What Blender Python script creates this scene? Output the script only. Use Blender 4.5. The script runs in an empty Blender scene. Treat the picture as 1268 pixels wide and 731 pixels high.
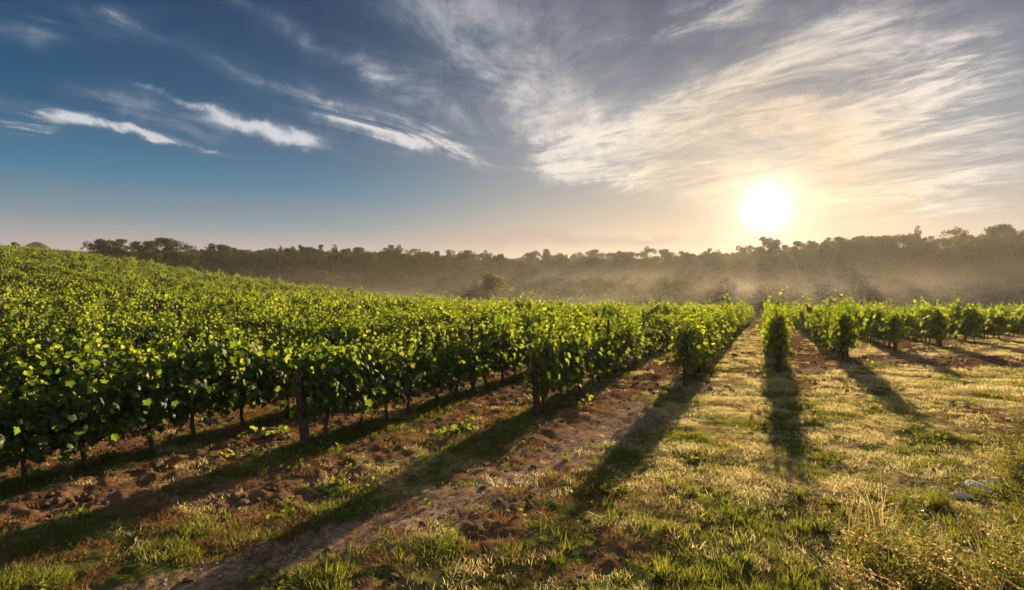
import bpy, math, random
import numpy as np
from mathutils import Vector, Matrix

random.seed(7)
RNG = np.random.default_rng(11)
S = bpy.context.scene
COL = S.collection
R = math.radians

# ------------------------------------------------------------------ camera
EYE = 2.2
cam_d = bpy.data.cameras.new("camera")
cam_d.sensor_width = 36.0
cam_d.lens = 20.44
cam_d.clip_start = 0.05
cam_d.clip_end = 6000
cam = bpy.data.objects.new("camera", cam_d)
COL.objects.link(cam)
cam.location = (0, 0, EYE)
cam.rotation_euler = (R(90), 0, 0)
S.camera = cam

# ------------------------------------------------------------------ render settings / exposure
S.view_settings.view_transform = 'Standard'
S.view_settings.look = 'None'
S.view_settings.gamma = 1.0
S.view_settings.use_curve_mapping = False
S.view_settings.exposure = 1.8
cy = S.cycles
cy.use_denoising = True
cy.max_bounces = 6
cy.diffuse_bounces = 3
cy.glossy_bounces = 2
cy.transmission_bounces = 3
cy.volume_bounces = 1
cy.volume_step_rate = 1.0
cy.volume_max_steps = 128
cy.transparent_max_bounces = 4
cy.sample_clamp_indirect = 4.0
cy.caustics_reflective = False
cy.caustics_refractive = False

# ------------------------------------------------------------------ sun
SUN_AZ = math.atan2(314, 720)            # to the right of straight ahead
SUN_EL = R(9.8)
sun_d = bpy.data.lights.new("sun", 'SUN')
sun_d.energy = 5.0
sun_d.angle = R(0.5)
sun_d.color = (1.0, 0.74, 0.43)
sun = bpy.data.objects.new("sun", sun_d)
COL.objects.link(sun)
SUN_DIR = Vector((math.sin(SUN_AZ) * math.cos(SUN_EL), math.cos(SUN_AZ) * math.cos(SUN_EL), math.sin(SUN_EL)))
sun.rotation_euler = SUN_DIR.to_track_quat('Z', 'Y').to_euler()
sun.location = (60, 140, 60)


# ------------------------------------------------------------------ tiny node expression language
class NT:
    def __init__(self, tree):
        self.t = tree

    def new(self, typ, **kw):
        n = self.t.nodes.new(typ)
        for k, v in kw.items():
            setattr(n, k, v)
        return n

    def put(self, sock, v):
        if isinstance(v, E):
            self.t.links.new(v.s, sock)
        elif isinstance(v, bpy.types.NodeSocket):
            self.t.links.new(v, sock)
        else:
            sock.default_value = v

    def m(self, op, *a, clamp=False):
        n = self.new('ShaderNodeMath', operation=op, use_clamp=clamp)
        for i, v in enumerate(a):
            self.put(n.inputs[i], v)
        return E(self, n.outputs[0])

    def noise(self, vec, scale=1.0, detail=4.0, rough=0.55, dist=0.0, dims='3D'):
        n = self.new('ShaderNodeTexNoise', noise_dimensions=dims)
        if vec is not None:
            self.put(n.inputs['Vector'], vec)
        n.inputs['Scale'].default_value = scale
        n.inputs['Detail'].default_value = detail
        n.inputs['Roughness'].default_value = rough
        n.inputs['Distortion'].default_value = dist
        return E(self, n.outputs['Fac'])

    def xyz(self, x, y, z=0.0):
        n = self.new('ShaderNodeCombineXYZ')
        for i, v in enumerate((x, y, z)):
            self.put(n.inputs[i], v)
        return E(self, n.outputs[0])

    def ramp(self, f, stops, interp='LINEAR'):
        n = self.new('ShaderNodeValToRGB')
        n.color_ramp.interpolation = interp
        els = n.color_ramp.elements
        while len(els) < len(stops):
            els.new(0.5)
        for e, (p, c) in zip(els, stops):
            e.position = p
            e.color = (*c, 1) if len(c) == 3 else c
        self.put(n.inputs[0], f)
        return E(self, n.outputs[0])

    def mix(self, f, a, b, blend='MIX'):
        n = self.new('ShaderNodeMix', data_type='RGBA', blend_type=blend)
        n.clamp_factor = True
        self.put(n.inputs[0], f)
        for i, v in ((6, a), (7, b)):
            if isinstance(v, (tuple, list)) and len(v) == 3:
                v = (*v, 1)
            self.put(n.inputs[i], v)
        return E(self, n.outputs[2])

    def smooth(self, v, lo, hi):
        n = self.new('ShaderNodeMapRange', interpolation_type='SMOOTHSTEP')
        self.put(n.inputs[0], v)
        self.put(n.inputs[1], lo)
        self.put(n.inputs[2], hi)
        return E(self, n.outputs[0])


class E:
    def __init__(self, nt, s):
        self.nt, self.s = nt, s

    def __add__(self, o): return self.nt.m('ADD', self, o)
    __radd__ = __add__
    def __sub__(self, o): return self.nt.m('SUBTRACT', self, o)
    def __rsub__(self, o): return self.nt.m('SUBTRACT', o, self)
    def __mul__(self, o): return self.nt.m('MULTIPLY', self, o)
    __rmul__ = __mul__
    def __truediv__(self, o): return self.nt.m('DIVIDE', self, o)
    def __neg__(self): return self.nt.m('MULTIPLY', self, -1.0)
    def exp(self): return self.nt.m('EXPONENT', self)
    def clamp(self): return self.nt.m('ADD', self, 0.0, clamp=True)
    def pos(self): return self.nt.m('MAXIMUM', self, 0.0)


# ------------------------------------------------------------------ world: morning sky with cirrus
world = bpy.data.worlds.new("World")
S.world = world
world.use_nodes = True
wt = world.node_tree
wt.nodes.clear()
W = NT(wt)
out = W.new('ShaderNodeOutputWorld')
bg = W.new('ShaderNodeBackground')
wt.links.new(bg.outputs[0], out.inputs[0])
SKY_STRENGTH = 0.10
bg.inputs[1].default_value = SKY_STRENGTH

tc = W.new('ShaderNodeTexCoord')
sep = W.new('ShaderNodeSeparateXYZ')
wt.links.new(tc.outputs['Generated'], sep.inputs[0])
dx, dy, dz = (E(W, sep.outputs[i]) for i in range(3))
RAD = 180 / math.pi
az = W.m('ARCTAN2', dx, dy) * RAD                       # degrees, right positive
el = W.m('ARCSINE', dz) * RAD

sky = W.new('ShaderNodeTexSky', sky_type='NISHITA')
sky.sun_disc = False
sky.sun_elevation = SUN_EL
sky.sun_rotation = SUN_AZ
sky.air_density = 1.0
sky.dust_density = 0.3
sky.ozone_density = 2.5

# angle to the sun as it stands in the sky
SD_EL = R(7.9)
sdx, sdy, sdz = math.sin(SUN_AZ) * math.cos(SD_EL), math.cos(SUN_AZ) * math.cos(SD_EL), math.sin(SD_EL)
cosang = W.m('MINIMUM', dx * sdx + dy * sdy + dz * sdz, 1.0)
ang = W.m('ARCCOSINE', cosang) * RAD

# clear-air colours by elevation, for the side away from the sun and the side of the sun
SC = 2.6                                             # lifts display colours to the scale of the Nishita sky
elf = (el / 40.0).clamp()
away = W.ramp(elf, [(0.0, (.50, .39, .36)), (0.09, (.49, .41, .40)), (0.16, (.21, .29, .345)), (0.25, (.045, .195, .335)),
                    (0.38, (.0, .090, .208)), (0.60, (.0, .046, .132)), (1.0, (.0, .02, .08))])
near = W.ramp(elf, [(0.0, (.72, .48, .30)), (0.12, (.60, .46, .33)), (0.22, (.40, .37, .33)), (0.36, (.23, .285, .35)),
                    (0.55, (.075, .125, .20)), (1.0, (.02, .04, .085))])
sunside = W.smooth(ang, 44.0, 6.0)
clear = W.mix(sunside, away, near)
# brightness added to the unseen sky overhead and behind, fills the shadows
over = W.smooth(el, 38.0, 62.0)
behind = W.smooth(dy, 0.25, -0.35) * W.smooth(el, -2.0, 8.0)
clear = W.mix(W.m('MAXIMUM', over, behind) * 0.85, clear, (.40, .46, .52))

# --- cirrus
nvec = W.xyz(dx, dy, dz)
w1 = (W.noise(nvec, 5.0, 3.0, 0.5) - 0.5)
w2 = (W.noise(W.xyz(dx + 7.3, dy + 2.1, dz), 5.0, 3.0, 0.5) - 0.5)
w3 = (W.noise(W.xyz(dx + 1.3, dy - 4.1, dz), 14.0, 5.0, 0.62) - 0.5)
w4 = (W.noise(W.xyz(dx - 3.3, dy + 5.1, dz), 14.0, 5.0, 0.62) - 0.5)
wa = az + w1 * 8.0 + w3 * 4.0
we = el + w2 * 4.5 + w4 * 3.4


def ae(x, y):
    """photo direction -> azimuth, elevation (degrees)"""
    a = math.atan2(x - 634, 720)
    e = math.atan2(366 - y, math.hypot(720, x - 634))
    return a * RAD, e * RAD


# feathery fibres: noise stretched along the direction the cirrus is combed
dzc = dz + 0.10
px, py = dx / dzc, dy / dzc


def fibres(ax, ay, stretch, scale, seed, detail=7.0, rough=0.62, dist=0.6):
    along = px * ax + py * ay
    across = px * (-ay) + py * ax
    return W.noise(W.xyz(along / stretch + seed, across + seed * 0.7, seed), scale, detail, rough, dist)


fl = fibres(.60, .80, 2.0, 2.6, 3.1, 8.0, 0.66, 0.8)
fr = fibres(.52, -.85, 2.2, 2.2, 8.7, 8.0, 0.66, 0.9)
frb = fibres(.80, -.60, 2.0, 6.0, 12.3, 7.0, 0.70, 1.2)
side = W.smooth(az, -4.0, 8.0)
fib = fl * (1.0 - side) + (fr * 0.62 + frb * 0.38) * side
puff = W.noise(nvec, 9.0, 7.0, 0.62, 0.4)


def streak(p0, p1, w0, amp, lead=0.25):
    """a band of cloud between two directions in the sky, soft on every side"""
    a0, e0 = ae(*p0)
    a1, e1 = ae(*p1)
    L = math.hypot(a1 - a0, e1 - e0)
    ux, uy = (a1 - a0) / L, (e1 - e0) / L
    al = ((wa - a0) * ux + (we - e0) * uy) / L
    ac = ((wa - a0) * (-uy) + (we - e0) * ux) / (w0 * 1.08)
    win = W.smooth(al, -lead, lead) * W.smooth(al, 1.0 + lead * 0.6, 1.0 - lead)
    ac = ac / (0.28 + 0.62 * W.smooth(al, -0.1, 0.75))      # fine tail, fuller head
    return (-(ac * ac)).exp() * win * (amp * .9)


bright = [  # crisp bright wisps
    ((250, 186), (-220, 112), 1.1, 1.5), ((175, 118), (425, 188), .8, .85), ((400, 120), (605, 200), 1.0, .9), ((350, 150), (400, 180), .9, .5),
    ((390, 125), (570, 175), 1.2, .5), ((190, 20), (-80, 40), 1.6, .55), ((640, 205), (760, 222), .7, .55),
    ((770, 55), (950, 0), 1.7, 1.15), ((650, 160), (700, 225), 2.0, .5),
    ((670, 190), (1130, -10), 2.6, 1.05), ((690, 205), (960, 205), 2.0, 1.0), ((820, 170), (1300, 40), 3.2, .95),
    ((1000, 190), (1330, 110), 3.4, 1.0), ((930, 235), (1330, 215), 2.6, .75), ((760, 215), (900, 260), 1.6, .5),
]
veil = [  # wide thin veils
    ((-120, 98), (440, 166), 1.7, .8), ((180, 40), (560, 170), 1.9, 1.0), ((330, 15), (690, 175), 2.6, 1.4),
    ((450, -20), (790, 90), 5.5, 1.1), ((560, 60), (790, 200), 4.0, .8), ((700, 170), (1350, 120), 6.0, .36),
    ((900, 250), (1350, 230), 4.0, .42), ((980, 20), (1300, 60), 3.0, .28),
]
bsum = None
for p0, p1, w0, a in bright:
    s = streak(p0, p1, w0, a)
    bsum = s if bsum is None else bsum + s
vsum = None
for p0, p1, w0, a in veil:
    s = streak(p0, p1, w0, a, 0.35)
    vsum = s if vsum is None else vsum + s
fibc = W.smooth(fib, 0.38, 0.67)
fibp = W.smooth(fib * 0.6 + puff * 0.4, 0.33, 0.64)
dens = (bsum * (fibc * 1.25 + 0.05) + vsum * (fibp * 0.95 + 0.03)).pos()
dens = 1.0 - (-(dens * 1.7)).exp()
dens = dens * W.smooth(el, 1.5, 7.0)
# thin grey bank low over the horizon
low = streak((900, 306), (500, 297), 1.0, 1.5, 0.3) * W.smooth(W.noise(W.xyz(az * .10, el * .9, 2.0), 1.0, 4.0), .30, .55)
thick = W.smooth(bsum * fibc + vsum * fibp * 0.60, 0.06, 0.90)
c_far = W.mix(thick, (.07, .145, .25), (.74, .75, .78))
c_sun = W.mix(thick, (.34, .36, .41), (.92, .84, .73))
cloudc = W.mix(W.smooth(ang, 46.0, 10.0), c_far, c_sun)
cloudc = W.mix(W.smooth(ang, 16.0, 3.0), cloudc, (1.05, .78, .46))
c1 = W.mix(dens, clear, cloudc)
c1 = W.mix(low * 0.75, c1, (.40, .31, .30))
# aureole of the sun
halo = (-(ang / 6.5)).exp()
wide = (-(ang / 17.0)).exp()


def vscale(col, f):
    n = W.new('ShaderNodeVectorMath', operation='SCALE')
    W.put(n.inputs[0], col)
    W.put(n.inputs['Scale'], f)
    return E(W, n.outputs[0])


def vadd(a, b):
    n = W.new('ShaderNodeVectorMath', operation='ADD')
    W.put(n.inputs[0], a)
    W.put(n.inputs[1], b)
    return E(W, n.outputs[0])


disc = (-(ang * ang) / 1.45).exp() * 1.3 + (-(ang * ang) / 16.0).exp() * 0.07
warm1 = vscale((1.0, .66, .32), halo * 0.17)
warm2 = vscale((.9, .60, .32), wide * 0.03)
discc = vscale((1.0, .90, .70), disc * 6.0)
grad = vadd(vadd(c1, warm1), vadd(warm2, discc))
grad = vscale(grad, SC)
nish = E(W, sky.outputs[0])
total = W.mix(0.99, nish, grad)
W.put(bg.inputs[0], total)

# ------------------------------------------------------------------ helpers: numbers
def sstep(v, a, b):
    x = np.clip((np.asarray(v, float) - a) / (b - a), 0, 1)
    return x * x * (3 - 2 * x)


def _hash(ix, iy, seed):
    h = (ix.astype(np.int64) * 374761393 + iy.astype(np.int64) * 668265263 + seed * 1442695041) & 0x7fffffff
    h = (h ^ (h >> 13)) * 1274126177 & 0x7fffffff
    return ((h ^ (h >> 16)) & 0xffff) / 65535.0


def vnoise(x, y, seed=0):
    x, y = np.asarray(x, float), np.asarray(y, float)
    ix, iy = np.floor(x).astype(int), np.floor(y).astype(int)
    fx, fy = x - ix, y - iy
    fx, fy = fx * fx * (3 - 2 * fx), fy * fy * (3 - 2 * fy)
    a, b = _hash(ix, iy, seed), _hash(ix + 1, iy, seed)
    c, d = _hash(ix, iy + 1, seed), _hash(ix + 1, iy + 1, seed)
    return (a * (1 - fx) + b * fx) * (1 - fy) + (c * (1 - fx) + d * fx) * fy


def fbm(x, y, seed=0, octv=4):
    s, a, tot = 0, 1.0, 0
    for k in range(octv):
        s = s + a * vnoise(x * 2 ** k + 17.3 * k, y * 2 ** k - 9.1 * k, seed + k)
        tot += a
        a *= 0.55
    return s / tot


# rows run along T (towards the sun), U counts across them to the right
CA, SA = 0.9166, 0.3997


def to_ut(X, Y):
    return CA * X - SA * Y, SA * X + CA * Y


def to_xy(u, t):
    return CA * u + SA * t, -SA * u + CA * t


_hu = np.array([-600, -300, -230, -182, -145, -96, -58, -42, -25, -12, 0, 100])
_hz = np.array([17.0, 17.0, 16.2, 14.6, 11.4, 5.3, 1.5, .55, .1, 0, 0, 0])
_tu = np.linspace(-600, 100, 1401)
_tz = np.interp(_tu, _hu, _hz)
_k = np.exp(-np.linspace(-2, 2, 49) ** 2)
_tz = np.convolve(np.pad(_tz, 24, mode='edge'), _k / _k.sum(), 'valid')

ROW_U = [-7.85, -5.98, -3.78, -1.74, 0.35, 2.4, 4.7, 7.06]
ROW_T0 = [None, 6.5, 9.9, 14.1, 18.0, 21.6, 27.0, 31.0]
FAR_T = 86.0


def terrain(X, Y, fine=True):
    X, Y = np.asarray(X, float), np.asarray(Y, float)
    u, t = to_ut(X, Y)
    hill = np.interp(u, _tu, _tz) * sstep(t, -40, 45)
    nearz = hill - 1.0 * sstep(t, 18, 90) - 0.2 * sstep(t, 86, 110)
    far = -6.5 + 15 * sstep(Y, 135, 250) + 12 * sstep(Y, 250, 420) + 6 * sstep(X, 70, 200) * sstep(Y, 120, 200)
    far = far + 5 * sstep(-X, 10, 110) * sstep(Y, 120, 190) + 1.5 * (fbm(X / 40, Y / 40, 5, 2) - .5)
    far = far - 22 * sstep(np.hypot(X, Y), 430, 900)
    back = sstep(t, 90, 128)
    z = nearz * (1 - back) + far * back
    if fine:
        near = 1 - sstep(np.hypot(X, Y), 18, 70)
        z = z + near * (0.07 * (fbm(X / 1.6, Y / 1.6, 21, 3) - .5))
    return z


def row_phase(u):
    """distance (m) from the nearest vine row line"""
    rows = np.array(ROW_U + [7.06 + 2.2 * k for k in range(1, 14)] + [-7.85 - 2.1 * k for k in range(1, 90)])
    rows = np.sort(rows)
    i = np.clip(np.searchsorted(rows, u), 1, len(rows) - 1)
    lo, hi = rows[i - 1], rows[i]
    return np.minimum(np.abs(u - lo), np.abs(hi - u)), lo


_ru = np.array([-60, -12, -7.85, -5.98, -3.78, -1.74, .35, 2.4, 4.7, 7.06, 13.5, 30])
_rt = np.array([-30, -3, 2.0, 6.5, 9.9, 14.1, 18.0, 21.6, 27.0, 31.0, 42, 72])


def edge_dist(X, Y):
    """metres inside the vineyard (positive) past the line of the row ends"""
    u, t = to_ut(X, Y)
    return t - np.interp(u, _ru, _rt)


def zones(X, Y):
    """soil, green and straw amounts of the ground"""
    u, t = to_ut(X, Y)
    inside = edge_dist(X, Y)
    n1 = fbm(X / 1.3, Y / 1.3, 31, 4)
    n2 = fbm(X / 3.7, Y / 3.7, 41, 3)
    n3 = fbm(X / .45, Y / .45, 51, 3)
    ph, lo = row_phase(u)
    # alleys: tilled ones alternate with grassy ones
    tilled = np.zeros_like(u)
    for a, b, v in ((-7.85, -5.98, 1.0), (-5.98, -3.78, .75), (-3.78, -1.74, 1.0), (-1.74, .35, .5), (.35, 2.4, 1.0), (2.4, 4.7, .35),
                    (4.7, 7.06, .9), (7.06, 9.3, .8)):
        tilled = np.where((u >= a) & (u < b), v, tilled)
    tilled = np.where(u < -7.85, .8, tilled)
    tilled = np.where(u > 9.3, .6, tilled)
    alley = tilled * sstep(ph, .25, .6)
    ext = sstep(inside, -3.2, -.2)
    ext = np.where((u > -7.85) & (u < -5.98), sstep(inside, -9.5, -6.0), ext)
    ext = np.where((u > -3.78) & (u < -1.74), sstep(inside, -7.0, -3.0), ext)
    soil = alley * ext
    # wheel track along the row ends
    tx = np.interp(Y, [2, 4.9, 6.8, 9.1, 12.5, 16, 20, 30], [-5.0, -1.9, .05, 1.5, 3.2, 7.0, 13.5, 30])
    tr = np.exp(-((X - tx) / (.48 + .02 * Y)) ** 2) * sstep(Y, 2, 3.5)
    tr = tr * sstep(n2, .12, .38)
    lf = 1 - sstep(X - .17 * Y, -.8, 1.6)          # the trodden left half of the headland
    nb = n1 * .6 + n2 * .4
    bare = sstep(nb, .52 - .13 * lf, .64 - .10 * lf) * (.60 + .35 * lf)
    right_soil = np.exp(-((X - 15.5) / 5.5) ** 2 - ((Y - 19.6) / 2.3) ** 2) * 1.4
    # a strip of grass runs out from the foot of each row between the trodden ground
    strip = np.exp(-((ph - .05) / .38) ** 2) * np.where((u < .2), 1, .5) * sstep(n2, .3, .5)
    soil = np.clip(np.maximum.reduce([soil, bare * (1 - .8 * strip), right_soil]) * (0.62 + .75 * n3), 0, 1)
    soil = np.maximum(soil, np.clip(tr * (.7 + .6 * n3), 0, 1))
    green = sstep(fbm(X / 1.1, Y / 1.1, 71, 4), .38, .58)
    # greener towards the bottom of the picture and at the foot of the rows, straw coloured on the open headland
    nearg = 1 - sstep(Y - .12 * X, 4.8, 7.5)
    green = np.clip(green * .75 + nearg * .6 + np.where(inside > -1.0, .4, 0) * (1 - sstep(ph, .2, .6)) - .12, 0, 1)
    left = 1 - sstep(X, -1.5, 1.5)
    green = np.clip(green + left * .18 * n1 + strip * .35, 0, 1)
    wood = sstep(t, 112, 124)
    soil = soil * (1 - wood) + .25 * wood * n3
    green = np.maximum(green, wood)
    return soil, green, tr


# ------------------------------------------------------------------ helpers: meshes
def mesh_np(name, verts, faces, mat=None, smooth=False):
    """verts (N,3); faces: list of (M,k) int arrays"""
    if not isinstance(faces, list):
        faces = [faces]
    me = bpy.data.meshes.new(name)
    verts = np.ascontiguousarray(verts, dtype=np.float32)
    me.vertices.add(len(verts))
    me.vertices.foreach_set('co', verts.ravel())
    loops = np.concatenate([f.ravel() for f in faces]).astype(np.int32)
    tot = np.concatenate([np.full(len(f), f.shape[1]) for f in faces]).astype(np.int32)
    start = np.concatenate([[0], np.cumsum(tot)[:-1]]).astype(np.int32)
    me.loops.add(len(loops))
    me.loops.foreach_set('vertex_index', loops)
    me.polygons.add(len(tot))
    me.polygons.foreach_set('loop_start', start)
    me.polygons.foreach_set('loop_total', tot)
    if smooth:
        me.polygons.foreach_set('use_smooth', np.ones(len(tot), dtype=bool))
    me.update(calc_edges=True)
    if mat is not None:
        me.materials.append(mat)
    return me


def link(name, me, parent=None):
    o = bpy.data.objects.new(name, me)
    COL.objects.link(o)
    if parent is not None:
        o.parent = parent
    return o


def tag(o, label=None, cat=None, group=None, kind=None):
    if label: o['label'] = label
    if cat: o['category'] = cat
    if group: o['group'] = group
    if kind: o['kind'] = kind
    return o


def thing(name, label, cat, loc, rz=0.0, group=None):
    o = bpy.data.objects.new(name, None)
    COL.objects.link(o)
    o.empty_display_size = .2
    o.location = loc
    o.rotation_euler = (0, 0, rz)
    return tag(o, label, cat, group)


def frames(n, tip):
    """rotation matrices with z = n and y = the part of tip square to n; (N,3) each"""
    n = n / np.linalg.norm(n, axis=1, keepdims=True)
    y = tip - n * np.sum(tip * n, axis=1, keepdims=True)
    y /= np.linalg.norm(y, axis=1, keepdims=True) + 1e-9
    x = np.cross(y, n)
    return np.stack([x, y, n], axis=2)


def stamp(tv, tf, mats, pos, scale):
    """repeat a small template; returns verts, faces"""
    N, k = len(pos), len(tv)
    v = np.einsum('nij,kj->nki', mats, tv) * np.asarray(scale).reshape(-1, 1, 1) + pos[:, None, :]
    f = (tf[None] + (np.arange(N) * k)[:, None, None]).reshape(-1, tf.shape[1])
    return v.reshape(-1, 3), f


class Acc:
    """collects pieces of one mesh"""
    def __init__(self):
        self.v, self.f, self.n = [], {}, 0

    def add(self, v, f):
        f = np.asarray(f)
        self.f.setdefault(f.shape[1], []).append(f + self.n)
        self.v.append(np.asarray(v, float))
        self.n += len(v)

    def tube(self, pts, radii, seg=6, cap=True):
        pts = np.asarray(pts, float)
        radii = np.broadcast_to(np.asarray(radii, float), (len(pts),))
        d = np.gradient(pts, axis=0)
        d /= np.linalg.norm(d, axis=1, keepdims=True) + 1e-9
        up = np.array([0.03, 0.05, 1.0]) if abs(d[0, 2]) < .9 else np.array([1.0, .05, .03])
        a = np.cross(d, up)
        a /= np.linalg.norm(a, axis=1, keepdims=True) + 1e-9
        b = np.cross(d, a)
        th = np.arange(seg) * 2 * math.pi / seg
        ring = a[:, None] * np.cos(th)[None, :, None] + b[:, None] * np.sin(th)[None, :, None]
        v = (pts[:, None] + ring * radii[:, None, None]).reshape(-1, 3)
        fs = []
        for i in range(len(pts) - 1):
            for j in range(seg):
                j2 = (j + 1) % seg
                fs.append((i * seg + j, i * seg + j2, (i + 1) * seg + j2, (i + 1) * seg + j))
        n0 = self.n
        self.add(v, np.array(fs))
        if cap:
            last = (len(pts) - 1) * seg
            self.f.setdefault(seg, []).append(np.array([[n0 + last + j for j in range(seg)]]))
            self.f.setdefault(seg, []).append(np.array([[n0 + j for j in range(seg)][::-1]]))

    def mesh(self, name, mat, smooth=False):
        return mesh_np(name, np.concatenate(self.v), [np.concatenate(x) for x in self.f.values()], mat, smooth)


def unit(v):
    return v / (np.linalg.norm(v, axis=-1, keepdims=True) + 1e-9)


# ------------------------------------------------------------------ materials
def material(name):
    m = bpy.data.materials.new(name)
    m.use_nodes = True
    m.node_tree.nodes.clear()
    n = NT(m.node_tree)
    o = n.new('ShaderNodeOutputMaterial')
    return m, n, o


def leaf_material(name, stops, trans_stops, trans=0.5, gloss=0.06, rough=0.45, by_object=0.35):
    """thin leaf: reflects one colour, lets another through"""
    m, n, o = material(name)
    geo = n.new('ShaderNodeNewGeometry')
    oi = n.new('ShaderNodeObjectInfo')
    isl = E(n, geo.outputs['Random Per Island'])
    f = (isl * (1 - by_object) + E(n, oi.outputs['Random']) * by_object)
    col = n.ramp(f, stops)
    tcol = n.ramp(f, trans_stops)
    d = n.new('ShaderNodeBsdfDiffuse')
    n.put(d.inputs[0], col)
    t = n.new('ShaderNodeBsdfTranslucent')
    n.put(t.inputs[0], tcol)
    mx = n.new('ShaderNodeMixShader')
    mx.inputs[0].default_value = trans
    m.node_tree.links.new(d.outputs[0], mx.inputs[1])
    m.node_tree.links.new(t.outputs[0], mx.inputs[2])
    if gloss > 0:
        g = n.new('ShaderNodeBsdfGlossy')
        g.inputs['Roughness'].default_value = rough
        g.inputs[0].default_value = (1, 1, 1, 1)
        m2 = n.new('ShaderNodeMixShader')
        m2.inputs[0].default_value = gloss
        m.node_tree.links.new(mx.outputs[0], m2.inputs[1])
        m.node_tree.links.new(g.outputs[0], m2.inputs[2])
        mx = m2
    m.node_tree.links.new(mx.outputs[0], o.inputs[0])
    return m


def rough_material(name, c0, c1, scale=20, bump=0.4, rough=0.9):
    m, n, o = material(name)
    tcn = n.new('ShaderNodeTexCoord')
    v = E(n, tcn.outputs['Object'])
    f = n.noise(v, scale, 6, .6)
    col = n.mix(n.smooth(f, .3, .7), c0, c1)
    p = n.new('ShaderNodeBsdfPrincipled')
    n.put(p.inputs['Base Color'], col)
    p.inputs['Roughness'].default_value = rough
    p.inputs['Specular IOR Level'].default_value = .08
    b = n.new('ShaderNodeBump')
    b.inputs['Strength'].default_value = bump
    b.inputs['Distance'].default_value = .02
    n.put(b.inputs['Height'], f)
    m.node_tree.links.new(b.outputs[0], p.inputs['Normal'])
    m.node_tree.links.new(p.outputs[0], o.inputs[0])
    return m


VINE_LEAF = leaf_material(
    'vine_leaf',
    [(0, (.018, .042, .009)), (.45, (.030, .065, .011)), (.80, (.055, .098, .015)), (.95, (.11, .125, .022)), (1, (.16, .11, .03))],
    [(0, (.07, .13, .006)), (.4, (.20, .31, .010)), (.8, (.44, .50, .022)), (1, (.62, .50, .05))], .52, .018, .5, .25)
VINE_BARK = rough_material('vine_bark', (.035, .024, .018), (.12, .085, .06), 60, .8)
POST_WOOD = rough_material('weathered_post_wood', (.035, .026, .020), (.10, .075, .056), 14, .7)
GRASS_GREEN = leaf_material('green_grass_blade', [(0, (.040, .068, .012)), (1, (.10, .115, .025))], [(0, (.15, .20, .015)), (1, (.36, .34, .04))], .45, .015, .4, .5)
GRASS_DRY = leaf_material('dry_grass_blade', [(0, (.22, .17, .065)), (.6, (.38, .32, .14)), (1, (.52, .47, .26))], [(0, (.52, .42, .15)), (1, (.90, .80, .40))], .5, .015, .4, .5)
GRASS_RUST = leaf_material('rusty_dry_grass_blade', [(0, (.10, .045, .018)), (1, (.22, .12, .045))], [(0, (.22, .10, .03)), (1, (.38, .22, .07))], .4, .015, .4, .5)
STRAW = leaf_material('straw_stalk', [(0, (.38, .26, .12)), (1, (.54, .42, .22))], [(0, (.6, .42, .18)), (1, (.75, .58, .28))], .4, .015, .4, .5)
WEED_LEAF = leaf_material('weed_leaf', [(0, (.035, .055, .012)), (.6, (.065, .075, .02)), (1, (.17, .09, .035))], [(0, (.10, .15, .015)), (.7, (.26, .27, .04)), (1, (.42, .26, .07))], .45, .015, .4, .3)
TREE_LEAF = leaf_material('tree_leaf', [(0, (.026, .034, .015)), (.6, (.038, .047, .02)), (1, (.060, .062, .026))], [(0, (.06, .075, .02)), (1, (.11, .115, .03))], .3, 0, .5, .5)
GOLD_LIT_LEAF = leaf_material('golden_lit_tree_leaf', [(0, (.08, .075, .028)), (1, (.14, .115, .045))], [(0, (.18, .16, .04)), (1, (.30, .24, .07))], .4, 0, .5, .2)  # golden light on the misty tree, put into a lighter leaf colour
TREE_BARK = rough_material('tree_bark', (.04, .032, .026), (.10, .08, .065), 3, .6)
STONE = rough_material('pale_stone', (.42, .38, .33), (.66, .61, .54), 9, .5)
CLOD = rough_material('soil_clod', (.085, .050, .030), (.20, .125, .078), 40, .8)
PEBBLE = rough_material('pebble', (.20, .17, .14), (.42, .38, .34), 40, .4)


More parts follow.
